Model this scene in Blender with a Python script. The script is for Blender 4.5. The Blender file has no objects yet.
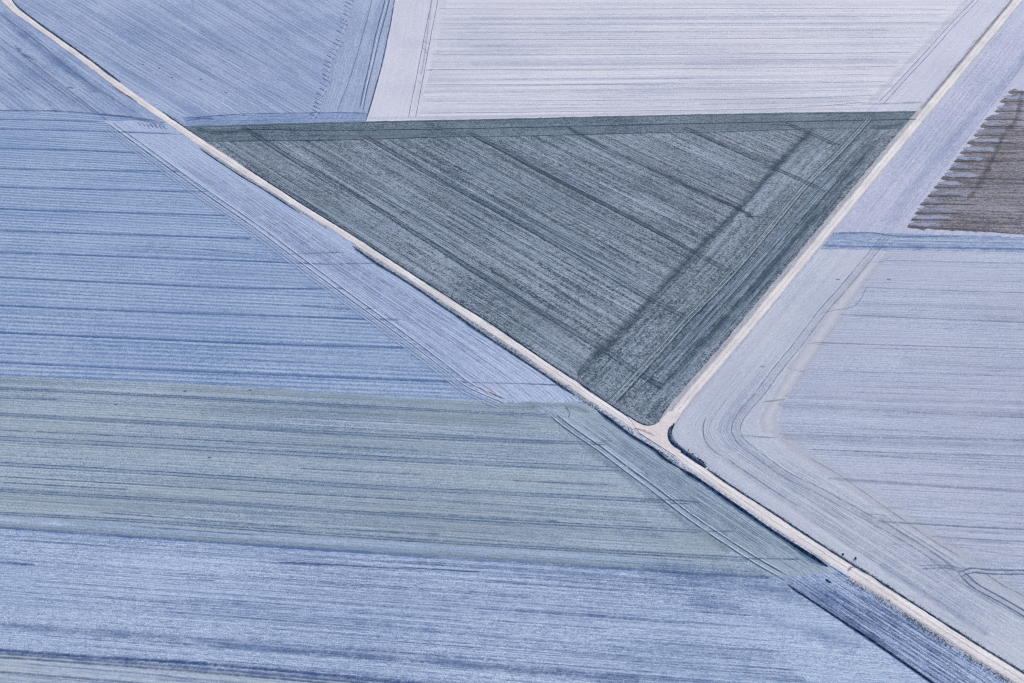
import bpy, bmesh, math, random
from mathutils import Vector
import numpy as np
random.seed(7); rng = np.random.default_rng(7)
C = bpy.context.scene.collection
sc = bpy.context.scene
R = math.radians
# ------------------------------------------------------------------ camera
CAM_H, F, PITCH = 210.0, 1200.0, R(38)
cam = bpy.data.objects.new('camera', bpy.data.cameras.new('camera')); C.objects.link(cam)
cam.location = (0, 0, CAM_H); cam.rotation_euler = (R(90) - PITCH, 0, 0)
cam.data.sensor_width = 36; cam.data.lens = F / 1024 * 36
cam.data.clip_start = 1; cam.data.clip_end = 20000
sc.camera = cam
# ------------------------------------------------------------------ sky, sun, exposure
SUN_EL, SUN_AZ = R(19), R(38)          # azimuth measured from +Y towards +X
w = bpy.data.worlds.new('World'); sc.world = w; w.use_nodes = True
nt = w.node_tree; bg = nt.nodes['Background']
sky = nt.nodes.new('ShaderNodeTexSky'); sky.sky_type = 'NISHITA'; sky.sun_disc = False
sky.sun_elevation = SUN_EL; sky.sun_rotation = SUN_AZ
nt.links.new(sky.outputs[0], bg.inputs[0]); bg.inputs[1].default_value = 0.15
sl = bpy.data.lights.new('sun', 'SUN'); sl.energy = 3.0; sl.angle = R(0.6); sl.color = (1, .95, .9)
so = bpy.data.objects.new('sun', sl); C.objects.link(so)
sd = Vector((math.sin(SUN_AZ) * math.cos(SUN_EL), math.cos(SUN_AZ) * math.cos(SUN_EL), math.sin(SUN_EL)))
so.rotation_euler = sd.to_track_quat('Z', 'Y').to_euler(); so.location = sd * 500
sc.view_settings.view_transform = 'Standard'; sc.view_settings.look = 'None'
sc.view_settings.exposure = 0.6; sc.view_settings.gamma = 1
sc.cycles.transparent_max_bounces = 24
sc.cycles.use_denoising = False          # the denoiser smears furrows and clods
sc.cycles.pixel_filter_type = 'BLACKMAN_HARRIS'; sc.cycles.filter_width = 1.1
LIGHT = (.94, 1.025, 1.175)                # light level snow reflects, linear (calibrated)
# ------------------------------------------------------------------ the map: survey of the place
cp, sp = math.cos(PITCH), math.sin(PITCH)
def G(x, y, z=0.0):
    """survey coordinates (photo grid) to metres on the level ground"""
    a, b = (x - 512) / F, (341.5 - y) / F
    d = Vector((a, cp + b * sp, -sp + b * cp))
    return Vector((0, 0, CAM_H)) + d * ((z - CAM_H) / d.z)
def lin(c): return tuple((v / 255 / 12.92 if v <= 10 else ((v / 255 + .055) / 1.055) ** 2.4) for v in c)
def alb(c, k=1.0):
    l = lin(c); return tuple(min(.9, k * l[i] / LIGHT[i]) for i in range(3)) + (1,)
def spline(pts, step=6.0):
    pts = [np.array(p, float) for p in pts]
    if len(pts) == 2:
        n = max(2, int(np.linalg.norm(pts[1] - pts[0]) / step) + 1)
        return [tuple(pts[0] + (pts[1] - pts[0]) * i / (n - 1)) for i in range(n)]
    P = [2 * pts[0] - pts[1]] + pts + [2 * pts[-1] - pts[-2]]; out = []
    for i in range(1, len(P) - 2):
        p0, p1, p2, p3 = P[i - 1:i + 3]; n = max(1, int(np.linalg.norm(p2 - p1) / step))
        for k in range(n):
            t = k / n
            out.append(tuple(.5 * (2 * p1 + (p2 - p0) * t + (2 * p0 - 5 * p1 + 4 * p2 - p3) * t * t + (3 * p1 - p0 - 3 * p2 + p3) * t ** 3)))
    out.append(tuple(pts[-1])); return out
# ------------------------------------------------------------------ node helper
class NB:
    def __init__(s, name):
        s.m = bpy.data.materials.new(name); s.m.use_nodes = True; s.t = s.m.node_tree; s.t.nodes.clear()
    def n(s, typ, **kw):
        nd = s.t.nodes.new(typ)
        for k, v in kw.items(): setattr(nd, k, v)
        return nd
    def l(s, a, b): s.t.links.new(a, b)
    def put(s, sock, v):
        if isinstance(v, (int, float, tuple)): sock.default_value = v
        else: s.l(v, sock)
    def math(s, op, a, b=0.0, clamp=False):
        nd = s.n('ShaderNodeMath', operation=op); nd.use_clamp = clamp
        s.put(nd.inputs[0], a); s.put(nd.inputs[1], b); return nd.outputs[0]
    def sep(s, v): nd = s.n('ShaderNodeSeparateXYZ'); s.l(v, nd.inputs[0]); return nd.outputs
    def com(s, x, y, z=0.0):
        nd = s.n('ShaderNodeCombineXYZ'); s.put(nd.inputs[0], x); s.put(nd.inputs[1], y); s.put(nd.inputs[2], z); return nd.outputs[0]
    def noise(s, v, scale=1.0, detail=2.0, rough=.5):
        nd = s.n('ShaderNodeTexNoise'); s.l(v, nd.inputs['Vector']); nd.inputs['Scale'].default_value = scale
        nd.inputs['Detail'].default_value = detail; nd.inputs['Roughness'].default_value = rough; return nd.outputs['Fac']
    def mix(s, f, a, b):
        nd = s.n('ShaderNodeMix', data_type='RGBA'); s.put(nd.inputs[0], f); s.put(nd.inputs[6], a); s.put(nd.inputs[7], b); return nd.outputs[2]
    def aniso(s, u, v, su, sv, seed, detail=2.0, rough=.5):
        return s.noise(s.com(s.math('MULTIPLY', u, su), s.math('MULTIPLY', v, sv), float(seed)), 1.0, detail, rough)
    def dev(s, f, gain): return s.math('MULTIPLY', s.math('SUBTRACT', f, .5), gain)
    def add(s, *a):
        r = a[0]
        for b in a[1:]: r = s.math('ADD', r, b)
        return r
_seed = [0]
def field_mat(name, dark, light, tint=None, row=.6, rows=1.0, row_per=1.0, sine=0.0, sine_per=0, bands=1.0, band_w=4.0, grain=1.0, grain_s=2.6,
              patch=.6, patch_s=.03, streak=.8, bias=.5, tint_amt=.5, bump=.05, wob=.5, along=.012, clod=.22, clod_v=2.4, clod_u=2.3):
    """snow-dusted tilled soil: uv in metres, u along the rows, v across them"""
    _seed[0] += 13; sd_ = _seed[0]
    b = NB(name); uv = b.n('ShaderNodeUVMap'); uv.uv_map = 'UVMap'; u, v, _ = b.sep(uv.outputs[0])
    tc = b.n('ShaderNodeTexCoord'); ob = tc.outputs['Object']
    wv = b.dev(b.aniso(u, v, .03, .06, sd_ + 1, 1), wob * 2)
    v2 = b.add(v, wv)
    n_row = b.aniso(u, v2, along, 1 / row_per, sd_ + 2, 3, .75)
    n_band = b.aniso(u, v2, along * .35, 1 / band_w, sd_ + 3, 2, .6)
    n_str = b.aniso(u, v2, .35, 1.1 / row_per, sd_ + 4, 2, .7)
    n_gr = b.noise(b.com(b.sep(ob)[0], b.math('MULTIPLY', b.sep(ob)[1], .62)), grain_s * .55, 2, .8)
    n_pt = b.noise(ob, patch_s, 3, .55)
    f = b.add(bias, b.dev(n_row, row * rows * 2.2), b.dev(n_band, bands * 1.6), b.dev(n_str, streak * 2.0), b.dev(n_gr, grain * 3.6), b.dev(n_pt, patch * 2.5))
    vo = b.n('ShaderNodeTexVoronoi'); vo.feature = 'F1'; vo.voronoi_dimensions = '2D'; vo.inputs['Scale'].default_value = 1.0
    b.l(b.com(b.math('MULTIPLY', u, clod_u), b.math('MULTIPLY', v, clod_v)), vo.inputs['Vector'])
    f = b.add(f, b.dev(b.sep(vo.outputs['Color'])[0], clod * 1.6))
    if sine:
        sn = b.math('SINE', b.math('MULTIPLY', v2, 2 * math.pi / (sine_per or row_per))); f = b.add(f, b.math('MULTIPLY', sn, b.math('MULTIPLY', sine, b.math('ADD', .4, b.math('MULTIPLY', b.aniso(u, v2, .05, .3, sd_ + 9, 2), 1.2)))))
    f = b.math('MAXIMUM', b.math('MINIMUM', f, 1.0), 0.0)
    col = b.mix(f, alb(dark), alb(light))
    if tint:
        tf = b.math('MULTIPLY', b.math('ADD', .5, b.dev(b.aniso(u, v, .02, .09, sd_ + 6, 3), 3.0), True), tint_amt)
        col = b.mix(tf, col, alb(tint))
    h = b.add(b.math('MULTIPLY', n_row, 1.6), b.math('MULTIPLY', n_str, .6), n_gr)
    bp = b.n('ShaderNodeBump'); bp.inputs['Strength'].default_value = 1.0; bp.inputs['Distance'].default_value = bump; b.l(h, bp.inputs['Height'])
    pr = b.n('ShaderNodeBsdfPrincipled'); b.l(col, pr.inputs['Base Color']); pr.inputs['Roughness'].default_value = .85
    pr.inputs['Specular IOR Level'].default_value = .15; b.l(bp.outputs[0], pr.inputs['Normal'])
    o = b.n('ShaderNodeOutputMaterial'); b.l(pr.outputs[0], o.inputs[0]); return b.m
_rm = {}
def rib_mat(col, strength, soft=1.2, brk=1.0, nscale=.25, across=1.0):
    key = (col, strength, soft, brk, nscale, across)
    if key in _rm: return _rm[key]
    b = NB('track_soil_and_light'); uv = b.n('ShaderNodeUVMap'); uv.uv_map = 'UVMap'; u, v, _ = b.sep(uv.outputs[0])  # serves soil and snow marks, and light painted along rut ridges
    ob = b.n('ShaderNodeTexCoord').outputs['Object']
    x_ = b.math('SUBTRACT', b.math('MULTIPLY', v, 2.0), 1.0); e = b.math('POWER', b.math('MAXIMUM', b.math('SUBTRACT', 1.0, b.math('MULTIPLY', x_, x_)), 0.0), 1.7 / soft)
    n1 = b.noise(ob, nscale, 3, .6); n2 = b.noise(ob, 1.5, 2, .75); n3 = b.aniso(u, v, .12, 5.0 * across, 3.3, 2)
    a = b.add(1.0, b.dev(n1, 2.4 * brk), b.dev(n2, 2.6 * min(1, brk + .2)), b.dev(n3, 2.0 * brk))
    a = b.math('MULTIPLY', b.math('MULTIPLY', a, e), strength, True)
    df = b.n('ShaderNodeBsdfPrincipled'); df.inputs['Base Color'].default_value = alb((col[0] * .965, col[1], min(250, col[2] * 1.035))); df.inputs['Roughness'].default_value = .9
    df.inputs['Specular IOR Level'].default_value = .1
    tr = b.n('ShaderNodeBsdfTransparent'); mx = b.n('ShaderNodeMixShader'); b.l(a, mx.inputs[0]); b.l(tr.outputs[0], mx.inputs[1]); b.l(df.outputs[0], mx.inputs[2])
    o = b.n('ShaderNodeOutputMaterial'); b.l(mx.outputs[0], o.inputs[0]); _rm[key] = b.m; return b.m
# ------------------------------------------------------------------ mesh helpers
def mesh_obj(name, verts, faces, uvs, mat, parent=None, kind=None, label=None, cat=None, group=None, smooth=False):
    me = bpy.data.meshes.new(name); me.from_pydata(verts, [], faces)
    ul = me.uv_layers.new(name='UVMap')
    idx = np.empty(len(me.loops), dtype=np.int32); me.loops.foreach_get('vertex_index', idx)
    ul.data.foreach_set('uv', np.array(uvs, dtype=np.float32)[idx].ravel())
    if smooth: me.polygons.foreach_set('use_smooth', [True] * len(me.polygons))
    me.materials.append(mat); o = bpy.data.objects.new(name, me); C.objects.link(o)
    if parent: o.parent = parent
    if kind: o['kind'] = kind
    if label: o['label'] = label
    if cat: o['category'] = cat
    if group: o['group'] = group
    return o
def homography(src, dst):
    A, B = [], []
    for (x, y), (u, v) in zip(src, dst):
        A += [[x, y, 1, 0, 0, 0, -u * x, -u * y], [0, 0, 0, x, y, 1, -v * x, -v * y]]; B += [u, v]
    h = np.linalg.solve(np.array(A, float), np.array(B, float)); h = np.append(h, 1).reshape(3, 3)
    def f(x, y): p = h @ np.array([x, y, 1.0]); return (p[0] / p[2], p[1] / p[2])
    return f
def frame(tl, tr, bl, br):
    """row frame: two row lines given by their ends; u metres along, v metres across"""
    a, b_, c, d = G(*tl), G(*tr), G(*bl), G(*br)
    L = (b_ - a).length; dr = (b_ - a).normalized()
    def perp(p): q = p - a; return (q - dr * q.dot(dr)).length
    Wd = (perp(c) + perp(d)) / 2
    return homography([tl, tr, br, bl], [(0, 0), (L, 0), ((d - a).dot(dr), -Wd), ((c - a).dot(dr), -Wd)])
def rough_edge(poly, amp, step=4.0):
    out = []; n = len(poly)
    for i in range(n):
        a, b_ = np.array(poly[i], float), np.array(poly[(i + 1) % n], float); L = np.linalg.norm(b_ - a); k = max(1, int(L / step))
        if not (-60 < a[0] < 1090 and -60 < a[1] < 750) and not (-60 < b_[0] < 1090 and -60 < b_[1] < 750): k = 1
        nrm = np.array([-(b_ - a)[1], (b_ - a)[0]]) / max(L, 1e-6)
        for j in range(k):
            out.append(tuple(a + (b_ - a) * j / k + (nrm * rng.normal(0, amp) if j else 0)))
    return out
def field(name, poly, fr, mat, z, label=None, cat='field', parent=None, kind='structure', amp=.3, cell=30, group=None):
    bm = bmesh.new(); pl = rough_edge(poly, amp)
    bm.faces.new([bm.verts.new((x, y, 0)) for x, y in pl])
    xs = [p[0] for p in pl]; ys = [p[1] for p in pl]
    for ax, lo, hi in ((0, min(xs), max(xs)), (1, min(ys), max(ys))):
        k = lo + cell
        while k < hi:
            co = (k, 0, 0) if ax == 0 else (0, k, 0); no = (1, 0, 0) if ax == 0 else (0, 1, 0)
            bmesh.ops.bisect_plane(bm, geom=bm.verts[:] + bm.edges[:] + bm.faces[:], plane_co=co, plane_no=no, dist=1e-5); k += cell
    bmesh.ops.triangulate(bm, faces=bm.faces[:])
    bm.verts.index_update()
    px = [tuple(v.co[:2]) for v in bm.verts]
    faces = [[v.index for v in f.verts] for f in bm.faces]; bm.free()
    vs = [tuple(G(x, y, z)) for x, y in px]
    # faces must look up
    ff = []
    for f in faces:
        a, b_, c = (Vector(vs[i]) for i in f[:3])
        ff.append(f if (b_ - a).cross(c - a).z > 0 else f[::-1])
    return mesh_obj(name, vs, ff, [fr(x, y) for x, y in px], mat, parent, kind if not parent else None, label, cat if not parent else None, group)
def loft(name, A, B, mat, z, nv=6, prof=None, parent=None, kind=None, label=None, cat=None, step=8.0, amp=0.0, group=None, unit=False, smooth=0):
    """strip between two survey curves; u metres along, v metres (or 0..1) across"""
    def resamp(P, n):
        P = np.array(spline(P, 3.0)); s = np.r_[0, np.cumsum(np.linalg.norm(np.diff(P, axis=0), axis=1))]
        t = np.linspace(0, s[-1], n); return np.c_[np.interp(t, s, P[:, 0]), np.interp(t, s, P[:, 1])], s[-1]
    _, L = resamp(A, 2); n = max(3, int(L / step)); a, _ = resamp(A, n); b_, _ = resamp(B, n)
    if smooth:
        k = max(1, int(smooth / step)); ker = np.exp(-.5 * (np.arange(-3 * k, 3 * k + 1) / k) ** 2); ker /= ker.sum()
        def sm(q):
            e0 = 2 * q[0] - q[1:3 * k + 1][::-1]; e1 = 2 * q[-1] - q[-3 * k - 1:-1][::-1]; z_ = np.vstack([e0, q, e1])
            return np.c_[np.convolve(z_[:, 0], ker, 'valid'), np.convolve(z_[:, 1], ker, 'valid')]
        a, b_ = sm(a), sm(b_)
    if amp:
        a = a + rng.normal(0, amp, a.shape); b_ = b_ + rng.normal(0, amp, b_.shape)
    vs, uvs, fs = [], [], []; ul = 0; prev = None
    for i in range(n):
        ga, gb = G(*a[i], z), G(*b_[i], z); m = (ga + gb) / 2
        if prev is not None: ul += (m - prev).length
        prev = m; wd = (gb - ga).length
        for j in range(nv + 1):
            t = j / nv; p = ga.lerp(gb, t)
            if prof: p.z += prof(t)
            vs.append(tuple(p)); uvs.append((ul, t if unit else t * wd))
    for i in range(n - 1):
        for j in range(nv):
            q = i * (nv + 1) + j; fs.append([q, q + 1, q + nv + 2, q + nv + 1])
    a_, b2, c_ = (Vector(vs[k]) for k in fs[0][:3])
    if (b2 - a_).cross(c_ - a_).z < 0: fs = [f[::-1] for f in fs]
    return mesh_obj(name, vs, fs, uvs, mat, parent, kind if not parent else None, label, cat if not parent else None, group, smooth=bool(prof))
_z = [0.0]
def rib_geo(pts, width, off=0.0, jit=0.0, taper=True, z=None, step=5.0, acc=None):
    if z is None: _z[0] = (_z[0] + .0016) % .03; z = .055 + _z[0]
    P = [G(x, y, z) for x, y in spline(pts, step)]
    vs, uvs, fs = acc if acc else ([], [], []); ul = 0; n = len(P); base = len(vs)
    for i, p in enumerate(P):
        d = (P[min(i + 1, n - 1)] - P[max(i - 1, 0)]); d.z = 0; d.normalize(); nr = Vector((-d.y, d.x, 0))
        if i: ul += (p - P[i - 1]).length
        wd = width * (1 + (random.uniform(-.25, .25) if jit else 0)); c = p + nr * (off + random.uniform(-jit, jit))
        if taper and n > 3 and (i == 0 or i == n - 1): wd *= .35
        vs += [tuple(c - nr * wd / 2), tuple(c + nr * wd / 2)]; uvs += [(ul, 0), (ul, 1)]
        if i: q = base + 2 * i; fs.append([q - 2, q, q + 1, q - 1])
    return vs, uvs, fs
def track(parent, pts, width=.6, gauge=0.0, col=(80, 105, 150), st=.7, soft=1.2, brk=1.0, jit=.05, name='tyre_track', ns=.25, taper=True, **kw):
    acc = None
    for o in ((-gauge / 2, gauge / 2) if gauge else (0,)): acc = rib_geo(pts, width, o, jit, taper, acc=acc)
    a = acc; f = a[2]
    if f:
        p, q, r = (Vector(a[0][k]) for k in f[0][:3])
        if (q - p).cross(r - p).z < 0: f = [g[::-1] for g in f]
    return mesh_obj(name, a[0], f, a[1], rib_mat(col, round(st * (.8 if width < 1.3 else .62), 3), soft, brk, ns), parent)
def bundle(parent, lines, width, col, st, name='furrow_marks', soft=1.2, brk=1.3, jit=.04, ns=.25, zf=None):
    acc = None; st = round(st * .62, 3); width *= 1.15
    for ln in lines: acc = rib_geo(ln, width * random.uniform(.7, 1.3), 0, jit, acc=acc, step=8)
    f = acc[2]; p, q, r = (Vector(acc[0][k]) for k in f[0][:3])
    if (q - p).cross(r - p).z < 0: f = [g[::-1] for g in f]
    o = mesh_obj(name, acc[0], f, acc[1], rib_mat(col, st, soft, brk, ns), parent); o['kind'] = 'stuff'; return o
def between(l0, l1, n, rnd=.3, cut=.0, tmin=0.0, tmax=1.0):
    """n lines interpolated between two survey polylines with as many points, each randomly shortened"""
    out = []
    for i in range(n):
        t = tmin + (tmax - tmin) * min(1, max(0, (i + .5 + random.uniform(-rnd, rnd)) / n))
        P = [((1 - t) * a[0] + t * b_[0], (1 - t) * a[1] + t * b_[1]) for a, b_ in zip(l0, l1)]
        if cut:
            P = spline(P, 10); a, c = sorted((random.uniform(0, 1), random.uniform(0, 1)))
            if c - a < cut: c = min(1, a + cut); a = max(0, c - cut)
            k0, k1 = int(a * (len(P) - 1)), int(c * (len(P) - 1)); P = P[k0:max(k1, k0 + 2) + 1]
            if len(P) < 2: continue
        out.append(P)
    return out
def bank(name, pts, h, w_up, w_down, mat, z=.0, side=1, label=None, cat='bank', noise=.25, group=None):
    """earth bank lofted along a line: steep face on the south-west side, gentle on the other"""
    P = [G(x, y, z) for x, y in spline(pts, 3.0)]; n = len(P); vs, uvs, fs = [], [], []; ul = 0
    cs = [(-w_down, -.03), (-w_down * .45, .55), (0, 1.0), (w_up * .3, .9), (w_up * .7, .45), (w_up, -.03)]
    ph = [random.uniform(0, 9) for _ in range(4)]
    for i, p in enumerate(P):
        d = (P[min(i + 1, n - 1)] - P[max(i - 1, 0)]); d.z = 0; d.normalize(); nr = Vector((-d.y, d.x, 0)) * side
        if i: ul += (p - P[i - 1]).length
        k = 1 + noise * (math.sin(ul * .31 + ph[0]) + math.sin(ul * .13 + ph[1]) + random.uniform(-.8, .8)) * .6
        k *= min(1, i / 4 + .15, (n - 1 - i) / 4 + .15); k = max(k, .12)
        for j, (o, hh) in enumerate(cs):
            c = p + nr * (o * (.6 + .4 * k) + random.uniform(-.05, .05)); c.z = z + (h * k * hh if hh > 0 else hh)
            vs.append(tuple(c)); uvs.append((ul, j / 5))
    m = len(cs)
    for i in range(n - 1):
        for j in range(m - 1):
            q = i * m + j; fs.append([q, q + 1, q + m + 1, q + m])
    a_, b2, c_ = (Vector(vs[k]) for k in fs[2][:3])
    if (b2 - a_).cross(c_ - a_).z < 0: fs = [f[::-1] for f in fs]
    return mesh_obj(name, vs, fs, uvs, mat, None, 'structure', label, cat, group, smooth=True)
# ================================================================== the fields
bound_ground = field_mat('frosted_ground', (125, 142, 172), (178, 188, 212), (150, 165, 178), patch=1.5, patch_s=.006, band_w=14, bands=1.5)
# base sheet to the horizon
vs = [(-9000, -3000, -.05), (9000, -3000, -.05), (9000, 14000, -.05), (-9000, 14000, -.05)]
mesh_obj('ground', vs, [[0, 1, 2, 3]], [(v[0], v[1]) for v in vs], bound_ground, None, 'structure', 'frosted open farmland around the surveyed fields', 'ground')

# row directions
frA = frame((0, 28), (100, 104), (-60, 100), (20, 165))
frB = frame((128, 0), (318, 112), (40, 20), (215, 122))
frC = frame((440, 8.5), (930, 8.5), (440, 101), (880, 95))
frD = frame((363.5, 135), (652, 300), (244, 127), (506, 293.5))
frE = frame((0, 110), (165, 121), (0, 362), (468, 382))
frF = frame((0, 388), (512, 413), (0, 513), (750, 558))
frG = frame((0, 527), (760, 577), (0, 650), (370, 683))
frI = frame((990, 27), (820, 232), (1024, 40), (900, 200))
frL = frame((826, 248), (1024, 252), (880, 522), (1024, 529))
frJ = frame((830, 233), (1024, 237), (822, 248), (1024, 252))

road_w = [(-60, -75), (-12, -16), (2, 3), (14.6, 14), (36.6, 28.5), (58.5, 44.6), (82, 61.5), (117, 88.5), (160, 118.5), (200, 146), (240, 172.4), (269, 190), (298.5, 209), (328, 227.3), (357, 246), (369.3, 254), (398.5, 272.4),
          (427.8, 291.5), (455, 310), (484, 328.5), (513, 347.5), (540, 367), (576.6, 392.4), (598.5, 406.3), (622, 421.7), (640, 434.5), (660, 447.3), (676.6, 458.5), (713, 486), (733.7, 499.5), (762, 519.5), (791, 538.5), (813, 553), (848.3, 576.6),
          (876, 593), (904, 611), (940.6, 635.7), (962.5, 649.6), (1012.3, 681), (1060, 712), (1260, 848)]
road_e = [(-42, -80), (-4, -24), (11, 0), (17, 7), (32, 19), (58.5, 38), (88, 58.8), (120, 83), (163, 113), (203, 140), (243, 166.4), (269.3, 183), (298.5, 202), (327.8, 220), (360, 239.8), (369.3, 246), (398.5, 265),
          (427.8, 284), (460, 304.5), (488, 322), (513, 338.5), (540, 357.5), (576.6, 381.5), (610, 405), (628, 416.5), (646, 429), (664, 441), (680, 452), (707.3, 470.2), (733.7, 488.3), (751, 499.5), (776.6, 516), (813, 540), (842.4, 558.8),
          (872, 577), (904, 598), (948, 626.2), (986, 650.3), (1024, 673.7), (1070, 704), (1270, 838)]
def mid(x0, x1):          # centre line of the long track between two stations
    def at(P, x): P = sorted(P); return float(np.interp(x, [p[0] for p in P], [p[1] for p in P]))
    n = max(2, int((x1 - x0) / 12)); return [(x0 + (x1 - x0) * i / n, .5 * (at(road_w, x0 + (x1 - x0) * i / n) + at(road_e, x0 + (x1 - x0) * i / n))) for i in range(n + 1)]
north_c = [(1055.3, -45), (1018, 0), (972, 55.6), (926, 111), (878, 169), (829.4, 228), (780, 288), (733.2, 344.5), (710, 371.5), (688, 397), (674.5, 414), (665, 430)]
north_w = [(x - 3.4 - .0032 * max(0, y), y - .8) for x, y in north_c]
north_e = [(x + 4.0 + .0033 * max(0, y), y + .9) for x, y in north_c]
Y0 = lambda P: [p for p in P]

mA = field_mat('field_a', (120, 142, 184), (170, 186, 218), (142, 154, 194), streak=0.5, clod=.28, clod_v=1.5, row=.8, row_per=1.3, sine=0.15, sine_per=1.7, bands=1.1, band_w=5, grain=.6, grain_s=4.2, patch=.5, patch_s=.04, along=.02, tint_amt=.35)
mB = field_mat('field_b', (122, 144, 186), (174, 188, 218), (146, 158, 198), streak=0.5, clod=.28, clod_v=1.5, row=.75, row_per=1.3, sine=0.17, sine_per=1.75, bands=.9, band_w=5, grain=.65, grain_s=4.2, patch=.6, patch_s=.03, along=.02, tint_amt=.4)
mC = field_mat('field_c', (174, 182, 206), (216, 218, 232), (198, 197, 214), clod=.18, clod_v=1.4, row=0.7, row_per=1.7, sine=.05, sine_per=2.1, bands=1.5, band_w=3.2, grain=.34, grain_s=4.2, patch=.45, patch_s=.018, streak=.5, along=.006, wob=.25, tint_amt=.4, bump=.02, bias=.55)
mCh = field_mat('field_c_head', (178, 184, 208), (210, 212, 230), (204, 204, 222), clod=.18, clod_v=1.4, row=.4, row_per=1.5, bands=.5, band_w=4, grain=.25, patch=.5, patch_s=.03, streak=.5, tint_amt=.4, bump=.02, bias=.6)
mD = field_mat('field_d', (46, 65, 86), (162, 175, 198), (84, 101, 117), clod_u=2.8, clod=0.36, clod_v=1.7, row=0.9, row_per=1.3, bands=.6, band_w=2.4, grain=0.5, grain_s=4.5, patch=.4, patch_s=.03, streak=0.6, along=.01, tint_amt=.38, bias=.47)
mDh = field_mat('field_d_head', (48, 70, 90), (138, 155, 177), (82, 103, 118), clod_u=2.8, clod=.4, clod_v=1.5, row=.4, row_per=1.4, bands=.3, band_w=3.2, grain=0.5, grain_s=4.5, patch=.4, patch_s=.04, streak=.4, tint_amt=.5, bias=.4)
mE = field_mat('field_e', (100, 130, 176), (170, 189, 219), (144, 163, 202), clod_u=2.8, clod=0.3, clod_v=1.7, row=0.5, row_per=1.15, sine=0.3, sine_per=1.62, bands=0.4, band_w=4, grain=0.4, grain_s=4.2, patch=.35, patch_s=.02, streak=0.35, along=.012, wob=.2, tint_amt=.4)
mEh = field_mat('field_e_head', (134, 156, 198), (190, 203, 230), (162, 174, 212), clod=.25, clod_v=1.8, row=0.6, row_per=.8, sine=.16, sine_per=1.15, bands=.5, band_w=4, grain=0.4, grain_s=4.2, patch=.3, patch_s=.03, streak=.7, tint_amt=.4, wob=.15)
mF = field_mat('field_f', (108, 132, 164), (176, 190, 208), (148, 162, 176), clod_u=3.0, clod=0.3, clod_v=2.3, row=0.7, row_per=.9, sine=0.14, sine_per=.95, bands=.7, band_w=6, grain=0.45, grain_s=4.2, patch=.35, patch_s=.015, streak=0.45, along=.008, wob=.2, tint_amt=.55)
mFh = field_mat('field_f_head', (120, 142, 172), (176, 190, 212), (150, 168, 184), clod=.3, clod_v=2.2, row=.65, row_per=.85, sine=.12, sine_per=1.0, bands=.6, band_w=4, grain=.55, grain_s=4.2, patch=.3, streak=.7, tint_amt=.55, wob=.15)
mG = field_mat('field_g', (104, 130, 174), (191, 206, 233), (146, 168, 206), clod_u=3.4, clod=0.34, clod_v=3.4, row=0.5, row_per=.62, bands=0.35, band_w=5, grain=0.32, grain_s=7, patch=0.3, patch_s=.02, streak=0.7, along=.012, wob=.3, tint_amt=.35, bias=.55)
mGh = field_mat('field_g_head', (70, 98, 152), (184, 200, 230), (126, 148, 192), clod_u=3.2, clod=0.34, clod_v=3.0, row=.7, row_per=.7, sine=.16, sine_per=1.0, bands=.4, band_w=4, grain=0.4, grain_s=6, patch=.4, streak=0.7, tint_amt=.35, wob=.2, bias=.48)
mH = field_mat('field_h', (136, 154, 188), (180, 192, 212), (170, 180, 190), clod=.2, row=.6, row_per=1.2, bands=.8, band_w=4, grain=.3, patch=.3, tint_amt=.6, wob=.2)
mI = field_mat('field_i', (154, 164, 198), (194, 198, 222), (176, 178, 210), clod=.3, clod_v=1.8, row=.5, row_per=1.2, sine=.05, sine_per=1.5, bands=.4, band_w=5, grain=.55, grain_s=4.2, patch=.4, streak=.8, along=.02, tint_amt=.4)
mJ = field_mat('field_j', (114, 138, 180), (174, 188, 216), (146, 162, 198), clod=.3, clod_v=1.6, row=.8, row_per=1.3, sine=.1, sine_per=1.7, bands=.8, band_w=2.5, grain=.5, grain_s=4.2, patch=.4, patch_s=.06, tint_amt=.35, bias=.45)
mK = field_mat('field_k', (66, 64, 78), (142, 144, 164), (104, 98, 108), clod=.4, clod_v=1.6, row=1.1, row_per=1.3, sine=.12, sine_per=2.0, bands=1.0, band_w=5, grain=0.5, patch=.5, patch_s=.06, streak=.9, along=.02, tint_amt=.45, bias=.44)
mL = field_mat('field_l', (146, 158, 188), (187, 196, 218), (172, 175, 202), clod_u=2.8, clod=.32, clod_v=2.2, row=0.8, row_per=.85, sine=0.15, sine_per=.95, bands=.65, band_w=6, grain=.5, grain_s=4.2, patch=.5, patch_s=.015, streak=0.4, along=.006, wob=.3, tint_amt=.5, bump=.03)
mLh = field_mat('field_l_head', (160, 170, 197), (198, 205, 223), (182, 186, 206), clod=.25, row=.45, row_per=1.0, sine=.05, sine_per=1.1, bands=.6, band_w=5, grain=.45, grain_s=4.2, patch=.45, patch_s=.03, streak=.5, along=.01, wob=.3, tint_amt=.5, bump=.03)

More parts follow.
